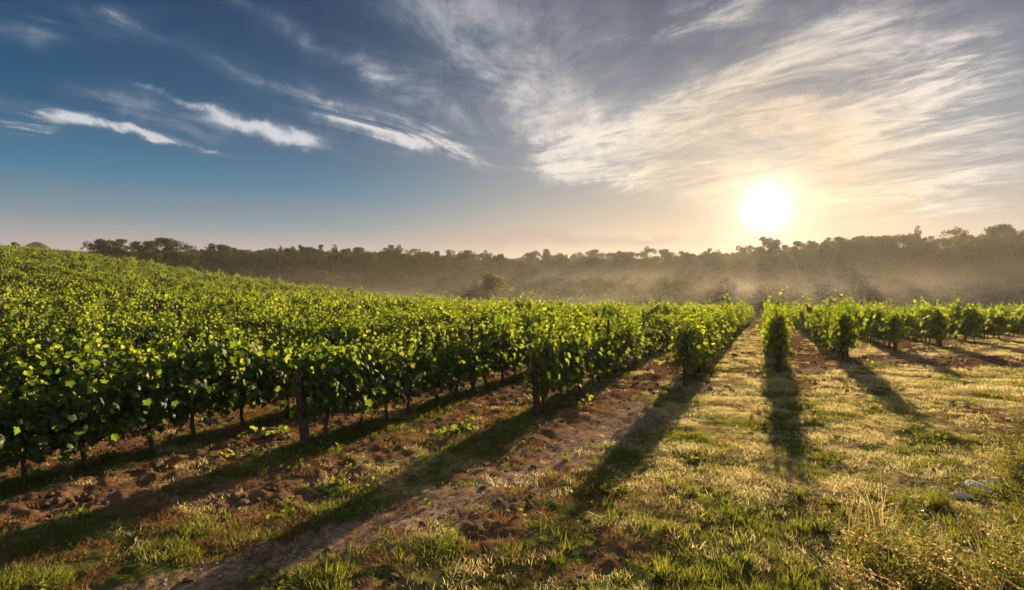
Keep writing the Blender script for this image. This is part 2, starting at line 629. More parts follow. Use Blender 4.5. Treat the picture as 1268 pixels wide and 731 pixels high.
def ground_material():
    m, n, o = material('field_ground')
    at = n.new('ShaderNodeAttribute', attribute_name='zones')
    sp = n.new('ShaderNodeSeparateColor')
    m.node_tree.links.new(at.outputs['Color'], sp.inputs[0])
    soil, green, track = (E(n, sp.outputs[i]) for i in range(3))
    geo = n.new('ShaderNodeNewGeometry')
    P = E(n, geo.outputs['Position'])
    n_a = n.noise(P, 2.2, 6, .6)
    n_b = n.noise(P, 14, 6, .65)
    n_c = n.noise(P, 60, 4, .6)
    soilc = n.mix(n.smooth(n_a * .5 + n_b * .5, .35, .65), (.072, .042, .024), (.185, .108, .060))
    soilc = n.mix(n.smooth(n_c, .55, .75) * .5, soilc, (.18, .095, .05))
    trackc = n.mix(n.smooth(n_b, .35, .65), (.16, .105, .068), (.36, .27, .19))
    soilc = n.mix(track * .75, soilc, trackc)
    straw = n.mix(n.smooth(n_b, .35, .65), (.12, .075, .030), (.42, .33, .16))
    greenc = n.mix(n.smooth(n_b, .35, .65), (.040, .052, .014), (.095, .105, .03))
    g2 = n.smooth(green + (n_b - .5) * .9, .35, .65)
    grassc = n.mix(g2, straw, greenc)
    s2 = n.smooth(soil + (n_b - .5) * .7, .32, .60)
    col = n.mix(s2, grassc, soilc)
    p = n.new('ShaderNodeBsdfPrincipled')
    n.put(p.inputs['Base Color'], col)
    p.inputs['Roughness'].default_value = .95
    p.inputs['Specular IOR Level'].default_value = .0
    b = n.new('ShaderNodeBump')
    b.inputs['Strength'].default_value = .9
    b.inputs['Distance'].default_value = .05
    n.put(b.inputs['Height'], n_b * .6 + n_c * .4)
    m.node_tree.links.new(b.outputs[0], p.inputs['Normal'])
    m.node_tree.links.new(p.outputs[0], o.inputs[0])
    return m


# ------------------------------------------------------------------ ground: one sheet to the horizon
def build_ground():
    ang = np.concatenate([np.linspace(-180, -52, 40)[:-1], np.linspace(-52, 52, 430), np.linspace(52, 180, 40)[1:-1]])
    ang = np.radians(ang)
    rad = np.concatenate([[.6], 1.2 * 1.0128 ** np.arange(0, 520)])
    rad = rad[rad < 900]
    rad = np.concatenate([rad, [1000]])
    A, Rr = np.meshgrid(ang, rad)
    X, Y = (Rr * np.sin(A)).ravel(), (Rr * np.cos(A)).ravel()
    soil, green, tr = zones(X, Y)
    Z = terrain(X, Y)
    near = 1 - sstep(np.hypot(X, Y), 18, 60)
    Z = Z + near * soil * (1 - .75 * tr) * (0.17 * (fbm(X / .16, Y / .16, 91, 3) - .5) + .05 * (fbm(X / .5, Y / .5, 95, 2) - .5))
    Z = Z + near * (1 - soil) * (.11 * (fbm(X / .42, Y / .30, 97, 4) - .5) + .04 * (fbm(X / .10, Y / .10, 99, 2) - .5))
    V = np.stack([X, Y, Z], 1)
    na, nr = len(ang), len(rad)
    i, j = np.meshgrid(np.arange(nr - 1), np.arange(na), indexing='ij')
    j2 = (j + 1) % na
    q = np.stack([i * na + j, i * na + j2, (i + 1) * na + j2, (i + 1) * na + j], -1).reshape(-1, 4)
    V = np.concatenate([V, [[0, 0, terrain(0., 0.)]]])
    c = len(V) - 1
    jj = np.arange(na)
    tri = np.stack([np.full(na, c), (jj + 1) % na, jj], 1)
    q = q[:, ::-1]
    me = mesh_np('ground', V, [q, tri], ground_material(), True)
    att = me.color_attributes.new('zones', 'FLOAT_COLOR', 'POINT')
    dat = np.ones((len(V), 4), np.float32)
    dat[:-1, 0], dat[:-1, 1], dat[:-1, 2] = soil, green, tr
    att.data.foreach_set('color', dat.ravel())
    o = link('ground', me)
    tag(o, 'sloping field of dry grass and reddish soil under the vines', 'ground', kind='structure')


build_ground()


def build_hills():
    """low blue ridge far off behind the shoulder of the vineyard"""
    xs = np.linspace(-1, 1, 90)
    prof = np.exp(-((xs + .05) / .30) ** 2) * .75 + .45 * np.exp(-((xs - .55) / .28) ** 2) + .30 * np.exp(-((xs + .6) / .25) ** 2)
    prof = prof * sstep(1 - np.abs(xs), 0, .25) + .015 * (fbm(xs * 14, xs * 0 + 3, 3, 3) - .5)
    ys = np.linspace(-1, 1, 24)
    Xs, Ys = np.meshgrid(xs, ys)
    cross = np.cos(Ys * math.pi / 2) ** 1.2
    Zs = prof[None] * cross
    V = np.stack([-408 + Xs * 62, 505 + Ys * 26 + Xs * 30, 9 + Zs * 52], -1).reshape(-1, 3)
    na = len(xs)
    i, j = np.meshgrid(np.arange(len(ys) - 1), np.arange(na - 1), indexing='ij')
    q = np.stack([i * na + j, i * na + j + 1, (i + 1) * na + j + 1, (i + 1) * na + j], -1).reshape(-1, 4)
    m = rough_material('far_ridge', (.05, .06, .035), (.09, .10, .05), .05, .3)
    o = link('hills', mesh_np('hills', V, q, m, True))
    tag(o, 'low blue ridge far beyond the vineyard shoulder', 'hills', kind='structure')


build_hills()

# ------------------------------------------------------------------ grapevines
LEAF_V = np.array([(0, .34, .03), (0, 0, 0), (.28, -.16, -.05), (.52, .10, -.10), (.40, .30, -.03), (.58, .56, -.13), (.27, .64, -.03),
                   (0, 1.0, -.16), (-.27, .64, -.03), (-.58, .56, -.13), (-.40, .30, -.03), (-.52, .10, -.10), (-.28, -.16, -.05)], float)
LEAF_SHAPES = [LEAF_V * np.array([1, 1, .6]), LEAF_V * np.array([.86, 1.0, 2.4]), LEAF_V * np.array([.95, .92, 1.6]) + np.array([0, 0, 1]) * (.16 * LEAF_V[:, 0:1] * LEAF_V[:, 1:2] + .18 * np.abs(LEAF_V[:, 0:1]))]
LEAF_F = np.array([(0, k, k + 1) for k in range(1, 12)] + [(0, 12, 1)])


def vine_meshes(seed, coarse=1.0):
    r = np.random.default_rng(seed)
    P, N, T, SZ = [], [], [], []
    wood = Acc()
    # crooked trunk and the two arms of the cordon
    bend = r.normal(0, .025, (6, 2))
    z = np.linspace(-.06, .66, 6)
    tr = np.stack([np.cumsum(bend[:, 0]) * .6, np.cumsum(bend[:, 1]) * .6, z], 1)
    wood.tube(tr, np.linspace(.032, .022, 6), 7)
    head = tr[-1]
    for s in (-1, 1):
        xs = np.linspace(0, s * .42, 5)
        arm = np.stack([head[0] + xs, head[1] + r.normal(0, .015, 5), head[2] + .04 + r.normal(0, .012, 5)], 1)
        arm[0] = head
        wood.tube(arm, np.linspace(.020, .012, 5), 6)
    n_sh = 19
    bump = r.random(6)
    for k in range(n_sh):
        x0 = r.uniform(-.50, .50)
        base = np.array([x0, r.normal(0, .04), .70])
        out_s = r.choice([-1, 1])
        kind = r.random()
        L = r.uniform(.50, 1.0) * (.78 + .42 * bump[int((x0 + .50) * 5.99)])
        if kind < .74:          # upright shoot, held by the wires
            d = np.array([r.normal(0, .22), r.normal(0, .09), 1.0])
            curl = np.array([r.normal(0, .16), out_s * r.uniform(0, .14), -.10])
        elif kind < .83:        # falls outwards
            d = np.array([r.normal(0, .35), out_s * r.uniform(.12, .42), .85])
            curl = np.array([r.normal(0, .1), out_s * .18, -.75])
        elif kind < .94:        # tall whip above the hedge
            d = np.array([r.normal(0, .22), r.normal(0, .14), 1.0])
            curl = np.array([r.normal(0, .25), out_s * .15, -.12])
            L *= 1.38
        else:                   # droops below the cordon
            d = np.array([r.normal(0, .35), out_s * .6, -.12])
            curl = np.array([r.normal(0, .1), out_s * .05, -.9])
            L *= .48
        m = int(L / (.045 * coarse ** 1.6))
        s = np.linspace(.03, 1, m)[:, None]
        pts = base + (d * s + curl * s * s) * L
        pts += np.cumsum(r.normal(0, .008, pts.shape), 0)
        wood.tube(pts[::3] if m > 6 else pts, .0035, 4, False)
        side = np.where(np.arange(m) % 2 == 0, 1, -1)
        ph = r.uniform(0, 6.28)
        outd = np.stack([np.cos(ph) * side + r.normal(0, .5, m), np.sin(ph) * side + r.normal(0, .5, m) + out_s * .25, r.normal(.1, .25, m)], 1)
        outd = unit(outd)
        P.append(pts + outd * r.uniform(.03, .09, (m, 1)))
        sd = np.sign(pts[:, 1:2] + outd[:, 1:2] * .06) * np.array([[0, 1.0, 0]])
        up = sstep(pts[:, 2:3], .95, 1.35)
        N.append(unit(outd * (.35 + .5 * up) + sd * .75 * (1 - up) + np.array([0, 0, .50]) * (1 - .5 * up) + r.normal(0, .36, (m, 3)) * (1 + .5 * up)))
        T.append(outd * .8 + np.array([0, 0, -.75]) + r.normal(0, .3, (m, 3)))
        SZ.append(r.uniform(.062, .115, m) * (1 - .5 * (s[:, 0] ** 4)))
    # inner leaves that close the hedge
    m = int(380 / coarse ** 1.8)
    p = np.stack([r.uniform(-.54, .54, m), r.normal(0, .145, m), .40 + 1.00 * r.beta(1.2, 1.5, m)], 1)
    P.append(p)
    o = unit(np.stack([r.normal(0, .5, m), np.sign(p[:, 1]) * 1.0 + r.normal(0, .4, m), r.normal(.1, .4, m)], 1))
    N.append(unit(o + np.array([0, 0, .5]) + r.normal(0, .3, (m, 3))))
    T.append(o * .4 + np.array([0, 0, -1.0]) + r.normal(0, .3, (m, 3)))
    SZ.append(r.uniform(.07, .125, m))
    P, N, T, SZ = map(np.concatenate, (P, N, T, SZ))
    keep = P[:, 2] > .22 + .14 * r.random(len(P))
    P, N, T, SZ = P[keep], N[keep], T[keep], SZ[keep]
    M = frames(N, T)
    pick = r.integers(0, 3, len(P))
    a = Acc()
    for q, tmpl in enumerate(LEAF_SHAPES):
        k = pick == q
        a.add(*stamp(tmpl, LEAF_F, M[k], P[k], SZ[k] * coarse))
    leaf = mesh_np('foliage', np.concatenate(a.v), np.concatenate(a.f[3]), VINE_LEAF, False)
    return wood.mesh('trunk', VINE_BARK, True), leaf


VINES = [vine_meshes(100 + k) for k in range(12)]
PROTO = {}


def proto_collection(name, meshes):
    """library of shapes for the uncountable growth; lives outside the scene"""
    c = bpy.data.collections.new(name)
    for k, me in enumerate(meshes):
        o = bpy.data.objects.new('%s_shape_%03d' % (name, k), me)
        c.objects.link(o)
    return c


def scatter(name, coll, pos, rot, scl, idx, label, cat):
    """one object of kind stuff: shapes set out on points"""
    me = bpy.data.meshes.new(name)
    pos = np.asarray(pos, np.float32)
    n = len(pos)
    me.vertices.add(n)
    me.vertices.foreach_set('co', pos.ravel())
    a = me.attributes.new('rot', 'FLOAT_VECTOR', 'POINT')
    a.data.foreach_set('vector', np.asarray(rot, np.float32).ravel())
    a = me.attributes.new('scl', 'FLOAT_VECTOR', 'POINT')
    scl = np.asarray(scl, np.float32)
    if scl.ndim == 1:
        scl = np.repeat(scl[:, None], 3, 1)
    a.data.foreach_set('vector', np.ascontiguousarray(scl, np.float32).ravel())
    a = me.attributes.new('idx', 'INT', 'POINT')
    a.data.foreach_set('value', np.asarray(idx, np.int32))
    o = link(name, me)
    ng = bpy.data.node_groups.new(name + '_spread', 'GeometryNodeTree')
    ng.interface.new_socket('Geometry', in_out='INPUT', socket_type='NodeSocketGeometry')
    ng.interface.new_socket('Geometry', in_out='OUTPUT', socket_type='NodeSocketGeometry')
    gi, go = ng.nodes.new('NodeGroupInput'), ng.nodes.new('NodeGroupOutput')
    iop = ng.nodes.new('GeometryNodeInstanceOnPoints')
    ci = ng.nodes.new('GeometryNodeCollectionInfo')
    ci.inputs['Collection'].default_value = coll
    ci.inputs['Separate Children'].default_value = True
    ci.inputs['Reset Children'].default_value = True
    iop.inputs['Pick Instance'].default_value = True

    def named(nm, typ):
        q = ng.nodes.new('GeometryNodeInputNamedAttribute')
        q.data_type = typ
        q.inputs['Name'].default_value = nm
        return q.outputs['Attribute']
    L = ng.links.new
    L(gi.outputs[0], iop.inputs['Points'])
    L(ci.outputs[0], iop.inputs['Instance'])
    L(named('idx', 'INT'), iop.inputs['Instance Index'])
    L(named('rot', 'FLOAT_VECTOR'), iop.inputs['Rotation'])
    L(named('scl', 'FLOAT_VECTOR'), iop.inputs['Scale'])
    L(iop.outputs[0], go.inputs[0])
    md = o.modifiers.new('spread', 'NODES')
    md.node_group = ng
    tag(o, label, cat, kind='stuff')
    return o


def vine_height(u):
    return np.interp(u, [-40, -7.9, -6, -3.8, -1.7, .35, 3, 30], [1.0, .92, .92, .92, .94, .97, .95, .93])


ROW_ANG = math.atan2(CA, SA)            # local x of a vine lies along its row


def build_vineyard():
    rows = []
    for k, u in enumerate(ROW_U):
        rows.append((u, ROW_T0[k]))
    for k in range(1, 12):
        rows.append((7.06 + 2.2 * k, 31.0 + 3.75 * k))
    for k in range(1, 92):
        rows.append((-7.85 - 2.1 * k, None))
    slots = []
    for ri, (u, t0) in enumerate(rows):
        first = t0 is not None
        ts = (t0 + .28) if first else (-.13 * u - (3.0 if u < -8 else .4))
        te = FAR_T + 1.5 * math.sin(u * .7) + random.uniform(-.8, .8)
        t = ts
        i = 0
        while t < te:
            if not (i > 2 and random.random() < .02):
                slots.append((u + random.gauss(0, .03), t + random.uniform(-.08, .08), ri, i, u))
            t += .80
            i += 1
    sl = np.array(slots)
    X, Y = to_xy(sl[:, 0], sl[:, 1])
    Z = terrain(X, Y)
    dist = np.hypot(X, Y)
    px_ = np.abs(X / np.maximum(Y, .1))
    inframe = (px_ < .90) & (Y > 1)
    rank = np.where(inframe, dist, 1e6)
    order = np.argsort(rank)
    single = np.zeros(len(sl), bool)
    single[order[:300]] = True
    hz = vine_height(sl[:, 4])
    rr = np.random.default_rng(5)
    var = rr.integers(0, len(VINES), len(sl))
    flip = rr.integers(0, 2, len(sl)) * math.pi
    rz = ROW_ANG + flip + rr.normal(0, .08, len(sl))
    sc = rr.uniform(.93, 1.08, len(sl))
    low = fbm(sl[:, 0] / 3, sl[:, 1] / 2.5, 61, 2)
    szz = hz * sc * (.82 + .34 * low) * rr.uniform(.88, 1.12, len(sl))
    for ri_ in range(1, 8):
        for i_, f_ in ((0, 1.10), (1, 1.06), (2, 1.03)):
            k_ = (sl[:, 2] == ri_) & (sl[:, 3] == i_)
            szz[k_] = hz[k_] * f_ * (1.14 if ri_ in (4, 5) else 1.04)
    near_left = (sl[:, 0] > -13) & (sl[:, 0] < -7) & (sl[:, 1] < 3.4)
    szz[near_left] = np.minimum(szz[near_left], .90)
    rowname = {0: 'in the shady row nearest the camera, left of the leaning post', 1: 'in the row behind the leaning grey post',
               2: 'in the row behind the dark upright post', 3: 'in the row right of the tilled alley, behind the leafy post',
               4: 'in the narrow row seen end on below the sun', 5: 'in the first row right of the end-on row',
               6: 'in the second row right of the end-on row', 7: 'in the third row right of the end-on row'}
    ends = {1: 'first vine behind the leaning grey post, trunk bare', 2: 'first vine behind the dark upright post, lit leaf tips',
            3: 'bushy first vine of the row beside the tilled alley', 4: 'first vine of the end-on row, its shadow falling to the camera',
            5: 'first vine of the row just right of the end-on row', 6: 'first vine of the second row right of the end-on row',
            7: 'first vine of the third row right of the end-on row'}
    for k in np.nonzero(single)[0]:
        ri, i = int(sl[k, 2]), int(sl[k, 3])
        if i == 0 and ri in ends:
            lab = ends[ri]
        elif ri in rowname:
            lab = 'grapevine ' + rowname[ri]
        elif ri < 19:
            lab = 'hazy grapevine in the short rows along the right edge'
        else:
            lab = 'sunlit grapevine on the slope behind the shady nearest row'
        tr, fo = VINES[var[k]]
        o = thing('grapevine', lab, 'grapevine', (X[k], Y[k], Z[k] - .01), rz[k], 'grapevines in the nearer rows')
        o.scale = (sc[k], sc[k] * 1.02, szz[k])
        link('trunk', tr, o)
        link('foliage', fo, o)
    rest = ~single
    shapes = []
    for tr, fo in [vine_meshes(150 + q, 1.75) for q in range(12)]:
        nv = len(fo.vertices)
        v = np.zeros(nv * 3, np.float32)
        fo.vertices.foreach_get('co', v)
        f = np.zeros(len(fo.loops), np.int32)
        fo.loops.foreach_get('vertex_index', f)
        tv = np.zeros(len(tr.vertices) * 3, np.float32)
        tr.vertices.foreach_get('co', tv)
        quads = np.array([p.vertices[:] for p in tr.polygons if len(p.vertices) == 4])
        me = mesh_np('distant_vine', np.concatenate([v.reshape(-1, 3), tv.reshape(-1, 3)]), [f.reshape(-1, 3), quads + nv], VINE_LEAF)
        me.materials.append(VINE_BARK)
        mi = np.zeros(len(me.polygons), np.int32)
        mi[len(f) // 3:] = 1
        me.polygons.foreach_set('material_index', mi)
        shapes.append(me)
    c = proto_collection('distant_vine', shapes)
    n = rest.sum()
    pos = np.stack([X, Y, Z - .01], 1)[rest]
    rot = np.stack([np.zeros(n), np.zeros(n), rz[rest]], 1)
    scl = np.stack([sc, sc * 1.05, szz * rr.uniform(.64, 1.26, len(sl))], 1)[rest]
    scatter('vineyard_slope', c, pos, rot, scl, var[rest], 'rows of green vines covering the slope up to the skyline', 'vineyard')


build_vineyard()


# ------------------------------------------------------------------ posts at the row ends
def post_mesh(seed, h, w, taper=.92):
    r = np.random.default_rng(seed)
    seg, n = 12, 10
    zs = np.concatenate([[-.25], np.linspace(0, h, n)])
    V = []
    th = np.arange(seg) * 2 * math.pi / seg
    for k, z in enumerate(zs):
        q = 1 - (1 - taper) * max(z, 0) / h
        sq = 1 / np.maximum(np.abs(np.cos(th)), np.abs(np.sin(th))) ** .55      # squarish with worn corners
        rad = w / 2 * q * sq * (1 + r.normal(0, .025, seg))
        V.append(np.stack([np.cos(th) * rad, np.sin(th) * rad, np.full(seg, z) + (r.normal(0, .008, seg) if k == len(zs) - 1 else 0)], 1))
    V = np.concatenate(V + [[[0, 0, h + .012]]])
    F = []
    for i in range(len(zs) - 1):
        for j in range(seg):
            F.append((i * seg + j, i * seg + (j + 1) % seg, (i + 1) * seg + (j + 1) % seg, (i + 1) * seg + j))
    top = (len(zs) - 1) * seg
    tri = np.array([(top + j, top + (j + 1) % seg, len(V) - 1) for j in range(seg)])
    return mesh_np('post', V, [np.array(F), tri], POST_WOOD)


def wire_loop(z, w):
    a = Acc()
    th = np.linspace(0, 2 * math.pi, 17)
    a.tube(np.stack([np.cos(th) * w * .66, np.sin(th) * w * .66, z + .01 * np.sin(th * 2)], 1), .004, 5, False)
    return a.mesh('wire_tie', WIRE, True)


WIRE = rough_material('rusty_wire', (.05, .035, .025), (.12, .08, .06), 60, .2, .6)
POSTS = [  # row, height, width, lean, label
    (1, 1.12, .125, (-.10, .03), 'leaning grey wooden post nearest the camera, its top split and bare'),
    (2, 1.08, .12, (-.05, -.02), 'dark upright wooden post between the second and third rows, tall vines behind'),
    (3, 1.25, .12, (-.02, .02), 'wooden post half hidden in leaves beside the tilled alley'),
    (4, 1.55, .13, (.015, .0), 'post at the head of the end-on row below the sun'),
    (5, 1.50, .14, (.0, .03), 'dark post at the first row right of the end-on row'),
    (6, 1.45, .14, (.02, .0), 'dark post at the second row right of the end-on row'),
    (7, 1.40, .14, (.0, .02), 'dark post at the third row right of the end-on row'),
]
for n_, (ri, h, w, lean, lab) in enumerate(POSTS):
    x, y = to_xy(ROW_U[ri], ROW_T0[ri] + (-.10 if ri < 3 else .12))
    o = thing('vineyard_post', lab, 'post', (x, y, float(terrain(x, y)) - .01), random.uniform(0, 1.5), 'wooden posts at the row ends')
    o.rotation_euler = (lean[1], lean[0], o.rotation_euler.z)
    link('post_shaft', post_mesh(40 + n_, h, w), o)
    link('wire_tie', wire_loop(h * .82, w), o)
# thinner stakes along the nearer rows
STAKE = post_mesh(77, 1.55, .065)
stake_lab = {0: 'thin stake among the vines of the shady nearest row', 1: 'thin stake among the vines behind the leaning grey post',
             2: 'thin stake among the vines behind the dark upright post', 3: 'thin stake in the row right of the tilled alley',
             5: 'thin stake in the first row right of the end-on row', 6: 'thin stake in the second row right of the end-on row',
             7: 'thin stake in the third row right of the end-on row'}
for ri in stake_lab:
    t0 = ROW_T0[ri] if ROW_T0[ri] else 2.3
    for k in range(2 if ri == 0 else 1, 4):
        x, y = to_xy(ROW_U[ri], t0 + 5.2 * k - (2.2 if ri == 0 else .2))
        o = link('vine_stake', STAKE)
        o.location = (x, y, float(terrain(x, y)) - .01)
        o.rotation_euler = (random.gauss(0, .03), random.gauss(0, .03), random.uniform(0, 3))
        tag(o, stake_lab[ri], 'stake', 'thin stakes along the rows')


# ------------------------------------------------------------------ low leafy suckers that catch the sun
def sucker_mesh(seed, spread=.35, n_sh=7, hgt=.28):
    r = np.random.default_rng(seed)
    a = Acc()
    P, N, T, SZ = [], [], [], []
    for k in range(n_sh):
        th = r.uniform(0, 6.28)
        d = np.array([math.cos(th) * spread, math.sin(th) * spread, hgt * r.uniform(.7, 1.3)])
        m = int(r.integers(6, 10))
        s = np.linspace(0, 1, m)[:, None]
        pts = d * s + np.array([0, 0, -.12]) * s * s + np.cumsum(r.normal(0, .01, (m, 3)), 0)
        a.tube(pts, .003, 4, False)
        o = unit(r.normal(0, 1, (m, 3)) * np.array([1, 1, .4]))
        P.append(pts + o * .04)
        N.append(unit(o * .3 + np.array([0, 0, .6]) + r.normal(0, .45, (m, 3))))
        T.append(o + np.array([0, 0, -.4]))
        SZ.append(r.uniform(.05, .10, m))
    P, N, T, SZ = map(np.concatenate, (P, N, T, SZ))
    v, f = stamp(LEAF_V, LEAF_F, frames(N, T), P, SZ)
    return a.mesh('stem', VINE_BARK), mesh_np('leaves', v, f, VINE_LEAF)


def at_px(x, y):
    """a point of the ground in the direction of a place in the photo"""
    Z = 720 * EYE / (y - 366)
    for _ in range(6):
        X = (x - 634) / 720 * Z
        g = float(terrain(X, Z))
        Z = 720 * (EYE - g) / (y - 366)
    return (x - 634) / 720 * Z, Z, float(terrain((x - 634) / 720 * Z, Z))


for k, (px_, py_, s_, lab) in enumerate([
        (560, 536, 1.0, 'low sunlit vine shoot on the grass strip between two rows'),
        (330, 540, .9, 'bright leafy shoot left of the leaning grey post'),
        (395, 560, .8, 'dark leafy shoot at the foot of the leaning grey post'),
        (715, 505, .9, 'leafy shoot just right of the dark upright post'),
        (955, 470, .9, 'yellow green weed at the foot of the end-on row'),
        (1068, 452, .9, 'green shoot at the foot of the first row right of the sun'),
        (835, 487, .8, 'dark leafy shoot below the leafy post')]):
    st, lf = sucker_mesh(300 + k)
    X, Y, g = at_px(px_, py_)
    o = thing('vine_shoot', lab, 'vine shoot', (X, Y, g - .005), k * 1.3, 'low vine shoots by the row ends')
    o.scale = (s_, s_, s_)
    link('stem', st, o)
    link('leaves', lf, o)


# ------------------------------------------------------------------ woodland beyond the valley
def tree_meshes(seed, kind='broad'):
    """unit tree one metre tall; crown of leaf sized clumps with gaps"""
    r = np.random.default_rng(seed)
    wood = Acc()
    cl = []
    lean = r.normal(0, .02, 2)
    hs = np.linspace(-.05, .86, 7)
    tr = np.stack([lean[0] * hs * 3 + r.normal(0, .008, 7), lean[1] * hs * 3 + r.normal(0, .008, 7), hs], 1)
    wood.tube(tr, np.linspace(.022, .005, 7), 6)
    if kind == 'broad':
        for k in range(18):
            h = r.uniform(.16, .86)
            th = r.uniform(0, 6.28)
            L = (.30 * math.sin(min(1, (1.08 - h) * 1.5) * 1.45) + .03) * r.uniform(.6, 1.2)
            b = np.array([np.interp(h, hs, tr[:, 0]), np.interp(h, hs, tr[:, 1]), h])
            e = b + np.array([math.cos(th) * L, math.sin(th) * L, L * r.uniform(.15, .7)])
            wood.tube(np.stack([b, (b + e) / 2 + np.array([0, 0, -.01]), e]), [.009, .006, .003], 5, False)
            for q in range(4):
                cl.append((b + (e - b) * r.uniform(.2, 1.1) + r.normal(0, .03, 3), r.uniform(.05, .095)))
        for q in range(5):
            cl.append((tr[-1] + r.normal(0, .05, 3) + np.array([0, 0, .02]), r.uniform(.04, .07)))
    elif kind == 'pine':
        for k in range(34):
            h = r.uniform(.14, .97)
            th = r.uniform(0, 6.28)
            L = .21 * (1.10 - h) ** .75 * r.uniform(.6, 1.25)
            b = np.array([np.interp(h, hs, tr[:, 0]), np.interp(h, hs, tr[:, 1]), h])
            e = b + np.array([math.cos(th) * L, math.sin(th) * L, L * r.uniform(-.05, .5)])
            wood.tube(np.stack([b, e]), [.006, .002], 5, False)
            cl.append((e, r.uniform(.030, .055)))
            cl.append(((b * .4 + e * .6), r.uniform(.025, .045)))
        cl.append((tr[-1] + np.array([0, 0, .05]), .03))
    else:                        # low wide bushy tree
        for k in range(40):
            th = r.uniform(0, 6.28)
            q = r.uniform(.05, 1) ** .6
            h = r.uniform(.12, .9)
            rad = .42 * math.sqrt(max(.03, 1 - (h - .35) ** 2 / .42)) * q
            cl.append((np.array([math.cos(th) * rad, math.sin(th) * rad, h]), r.uniform(.06, .11)))
            if k % 5 == 0:
                wood.tube(np.stack([[0, 0, .05], cl[-1][0]]), [.008, .003], 5, False)
    P, SZ = [], []
    for c, rad in cl:
        m = int(60 * (rad / .07) ** 1.5) + 8
        d = unit(r.normal(0, 1, (m, 3))) * (r.uniform(.2, 1, (m, 1)) ** .5) * rad * np.array([1.15, 1.15, .8])
        P.append(c + d)
        SZ.append(r.uniform(.013, .028, m))
    P, SZ = np.concatenate(P), np.concatenate(SZ)
    n = unit(r.normal(0, 1, P.shape) + np.array([0, 0, .5]))
    tip = r.normal(0, 1, P.shape)
    qv = np.array([(-.5, -.35, 0), (.1, -.55, .08), (.6, .05, 0), (.1, .6, -.08), (-.45, .35, .05)])
    v, f = stamp(qv, np.array([(0, 1, 2, 3, 4)]), frames(n, tip), P, SZ)
    return wood.mesh('trunk', TREE_BARK), v, f


TREES = {}
for kind, n in (('broad', 5), ('pine', 4), ('bush', 3)):
    TREES[kind] = []
    for k in range(n):
        tr, v, f = tree_meshes(500 + k + 31 * len(TREES), kind)
        TREES[kind].append((tr, mesh_np('crown', v, f, TREE_LEAF)))

SKY_X = [-200, 60, 100, 170, 250, 330, 420, 520, 600, 640, 700, 760, 850, 950, 1000, 1060, 1113, 1180, 1230, 1268, 1500]
SKY_Y = [312, 312, 313, 304, 308, 311, 311, 314, 319, 317, 314, 314, 312, 309, 303, 297, 291, 292, 288, 286, 280]


def put_tree(kind, k, X, Y, H, wid, label, group, mats=None):
    tr, cr = TREES[kind][k % len(TREES[kind])]
    z = float(terrain(X, Y, False))
    o = thing('tree', label, 'tree', (X, Y, z), random.uniform(0, 6.28), group)
    o.scale = (H * wid, H * wid, H)
    link('trunk', tr, o)
    link('crown', cr, o)
    return o


